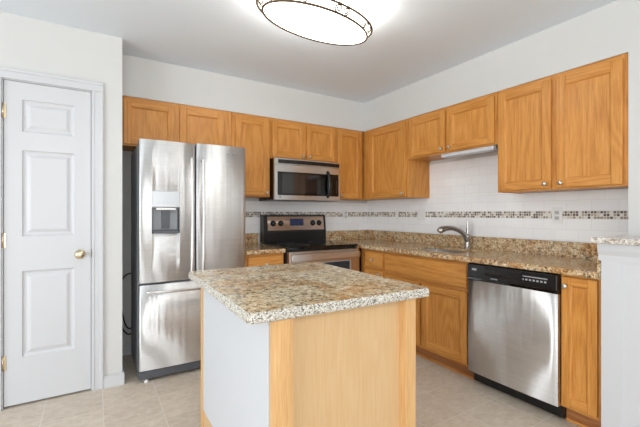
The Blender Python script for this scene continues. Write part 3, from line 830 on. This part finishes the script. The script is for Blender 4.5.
m = MB(); m.box(bx0 - .006, bx0 + .02, by1 - .0445, by1 + .002, .0, .862, 0, .001); m.box(bx1 - .02, bx1, by1 - .0195, by1 + .002, .10, .862, 0, .001); m.box(bx0 + .02, bx1 - .02, by1 - .0195, by1 + .002, .82, .862, 0, .001); m.box(bx0 + .02, bx1 - .02, by1 - .0195, by1 + .002, .10, .14, 0, .001)
m.build('face_frame', maple_post, r)
for a, b in ((bx0 + .012, -.030), (-.022, bx1 - .012)):
    ww = b - a; m = MB(); st = .05; yy = by1 + .0025
    m.box(a, a + st, yy, yy + .018, .12, .835, 0, .002); m.box(b - st, b, yy, yy + .018, .12, .835, 0, .002); m.box(a + st, b - st, yy, yy + .018, .12, .17, 1, .002); m.box(a + st, b - st, yy, yy + .018, .785, .835, 1, .002); m.box(a + st - .002, b - st + .002, yy, yy + .009, .168, .787, 0)
    o = m.build('cabinet_door', [oak_v, oak_h], r)
    k = MB(); kx = b - .03 if a < -.1 else a + .03; k.lathe([(0, 0), (.006, 0), (.006, .012), (.014, .020), (.012, .028), (0, .030)], (kx, yy + .018, .79), (0, 1, 0), seg=18); k.build('knob', nickel, o)

# ---------------------------------------------------------------- ceiling light
LX, LY = -1.793, -1.735
r = empty('ceiling_light', (LX, LY, H), math.radians(4.0)); tag(r, 'oval flush ceiling light with bronze rings and scrollwork', 'ceiling light')
A1, B1, Z1 = .351, .168, -.148      # lower ring
A2, B2, Z2 = .381, .199, -.112      # upper ring
def oval(a, b, z, n=72): return [(a * math.cos(2 * PI * k / n), b * math.sin(2 * PI * k / n), z) for k in range(n)]
m = MB(); m.lathe([(0, -.001), (.12, -.001), (.12, -.015), (.11, -.02), (0, -.02)], sx=1, sy=.6, seg=48); m.build('ceiling_plate', bronze, r)
m = MB()
for x in (-.2, .2):
    m = MB(); m.cyl((x * .4, 0, -.018), (x, 0, -.108), .005, seg=10); m.cyl((x, -.165, -.108), (x, .165, -.108), .004, seg=8); m.build('bracket', bronze, r)
t = bmesh.new(); rings = []; sg = 72
for a_, b_, h in [(A2 - .010, B2 - .010, Z2 + .006), (A2 - .008, B2 - .008, Z2), (A1 - .006, B1 - .006, Z1), (A1 * .9, B1 * .9, Z1 - .004), (A1 * .6, B1 * .6, Z1 - .010), (A1 * .3, B1 * .3, Z1 - .012), (0, 0, Z1 - .013)]:
    if a_ == 0: rings.append([t.verts.new((0, 0, h))])
    else: rings.append([t.verts.new((a_ * math.cos(2 * PI * k / sg), b_ * math.sin(2 * PI * k / sg), h)) for k in range(sg)])
for a, b in zip(rings, rings[1:]):
    for k in range(sg):
        k2 = (k + 1) % sg
        f = t.faces.new((a[k], a[k2], b[0])) if len(b) == 1 else t.faces.new((a[k], a[k2], b[k2], b[k])); f.smooth = True
bmesh.ops.recalc_face_normals(t, faces=t.faces)
m = MB(); m.merge(t, 0); o = m.build('glass_diffuser', glow_m, r); o['label'] = 'glowing frosted glass bowl'
md = o.modifiers.new('s', 'SOLIDIFY'); md.thickness = .003
for x in (-.13, .13):
    l = bpy.data.lights.new('fixture_bulb', 'POINT'); l.energy = 4.5; l.shadow_soft_size = .03; l.color = (1.0, .98, .94)
    lo = bpy.data.objects.new('fixture_bulb', l); C.objects.link(lo); lo.location = (LX + x, LY, H - .085)
m = MB(); m.tube(oval(A1, B1, Z1), .0065, 0, 8, closed=True); m.build('lower_ring', bronze, r)
m = MB(); m.tube(oval(A2, B2, Z2), .0065, 0, 8, closed=True); m.build('upper_ring', bronze, r)
def surf(th, s_):   # point on the sloping surface between the rings
    a = A1 + (A2 - A1) * s_; b = B1 + (B2 - B1) * s_
    return Vector((a * math.cos(th), b * math.sin(th), Z1 + (Z2 - Z1) * s_))
for q in [math.radians(-40 + 45 * k) for k in range(8)]:
    p0 = surf(q, 0); sp_ = (surf(q + .05, .5) - surf(q - .05, .5)).length / .1
    m = MB()
    for s_ in (-1, 1):
        ce = .027 / sp_ * s_; pts = []
        for k in range(26):
            a = -PI / 2 + k / 25 * 2 * PI * 1.35; rad = .46 * (1 - k / 25 * .62)
            pts.append(surf(q + ce + s_ * math.cos(a) * rad * .056 / sp_, .5 + math.sin(a) * rad * .95))
        m.tube(pts, .0038, 0, 6, smooth_path=False)
    m.build('scroll', bronze, r)

# ---------------------------------------------------------------- under-cabinet light
r = empty('under_cabinet_light', (-.262, -1.62, 1.7335)); tag(r, 'slim white light bar under the short cabinet above the sink', 'light fixture')
m = MB(); m.box(-.035, .060, -.245, .245, -.030, 0, 0, .003); m.build('housing', white_pl, r)
m = MB(); m.prism([(-.040, -.004), (-.046, -.014), (-.042, -.030), (-.020, -.036), (.030, -.034), (.030, -.0305), (-.0355, -.0305), (-.0355, -.004)], -.235, .235, 'y'); m.build('lens', trim_m, r)
m = MB(); m.box(-.030, .050, -.262, -.246, -.026, 0, 0, .003); m.build('end_cap', grey_mid, r)

# ---------------------------------------------------------------- wall plates
def plate(loc, rz, w_, h_, kind, label, cat):
    r = empty('wall_outlet' if kind == 'o' else 'wall_switch', loc, rz); tag(r, label, cat)
    m = MB(); m.box(-w_ / 2, w_ / 2, -.005, 0, -h_ / 2, h_ / 2, 0, .002); m.build('cover_plate', white_pl, r)
    if kind == 'o':
        for s_ in (-1, 1):
            m = MB(); m.box(-.016, .016, -.0075, -.005, s_ * .020 - .014, s_ * .020 + .014, 0, .001)
            m.box(-.008, -.005, -.0080, -.0072, s_ * .020 - .004, s_ * .020 + .006, 1); m.box(.005, .008, -.0080, -.0072, s_ * .020 - .004, s_ * .020 + .006, 1)
            m.build('socket', [ivory_pl, black], r)
    elif kind == 'n':
        m = MB(); m.box(-.008, .008, -.008, -.005, -.030, .030, 0, .002); m.build('rocker', white_pl, r)
    else:
        for s_ in (-1, 1):
            m = MB(); m.box(s_ * .023 - .016, s_ * .023 + .016, -.008, -.005, -.033, .033, 0, .002); m.build('rocker', white_pl, r)
plate((-.0085, -2.186, 1.196), -PI / 2, .072, .116, 'o', 'white duplex outlet on the right wall below the tall two-door cabinet', 'outlet')
plate((-.0085, -.880, 1.196), -PI / 2, .110, .116, 's', 'white double switch plate left of the faucet', 'switch')
plate((-.350, -.0085, 1.196), 0, .072, .116, 'o', 'white outlet on the back wall between range and corner', 'outlet')
plate((-.0085, -.520, 1.196), -PI / 2, .046, .116, 'n', 'narrow white wall plate on the right wall under the wide corner cabinet', 'wall plate')
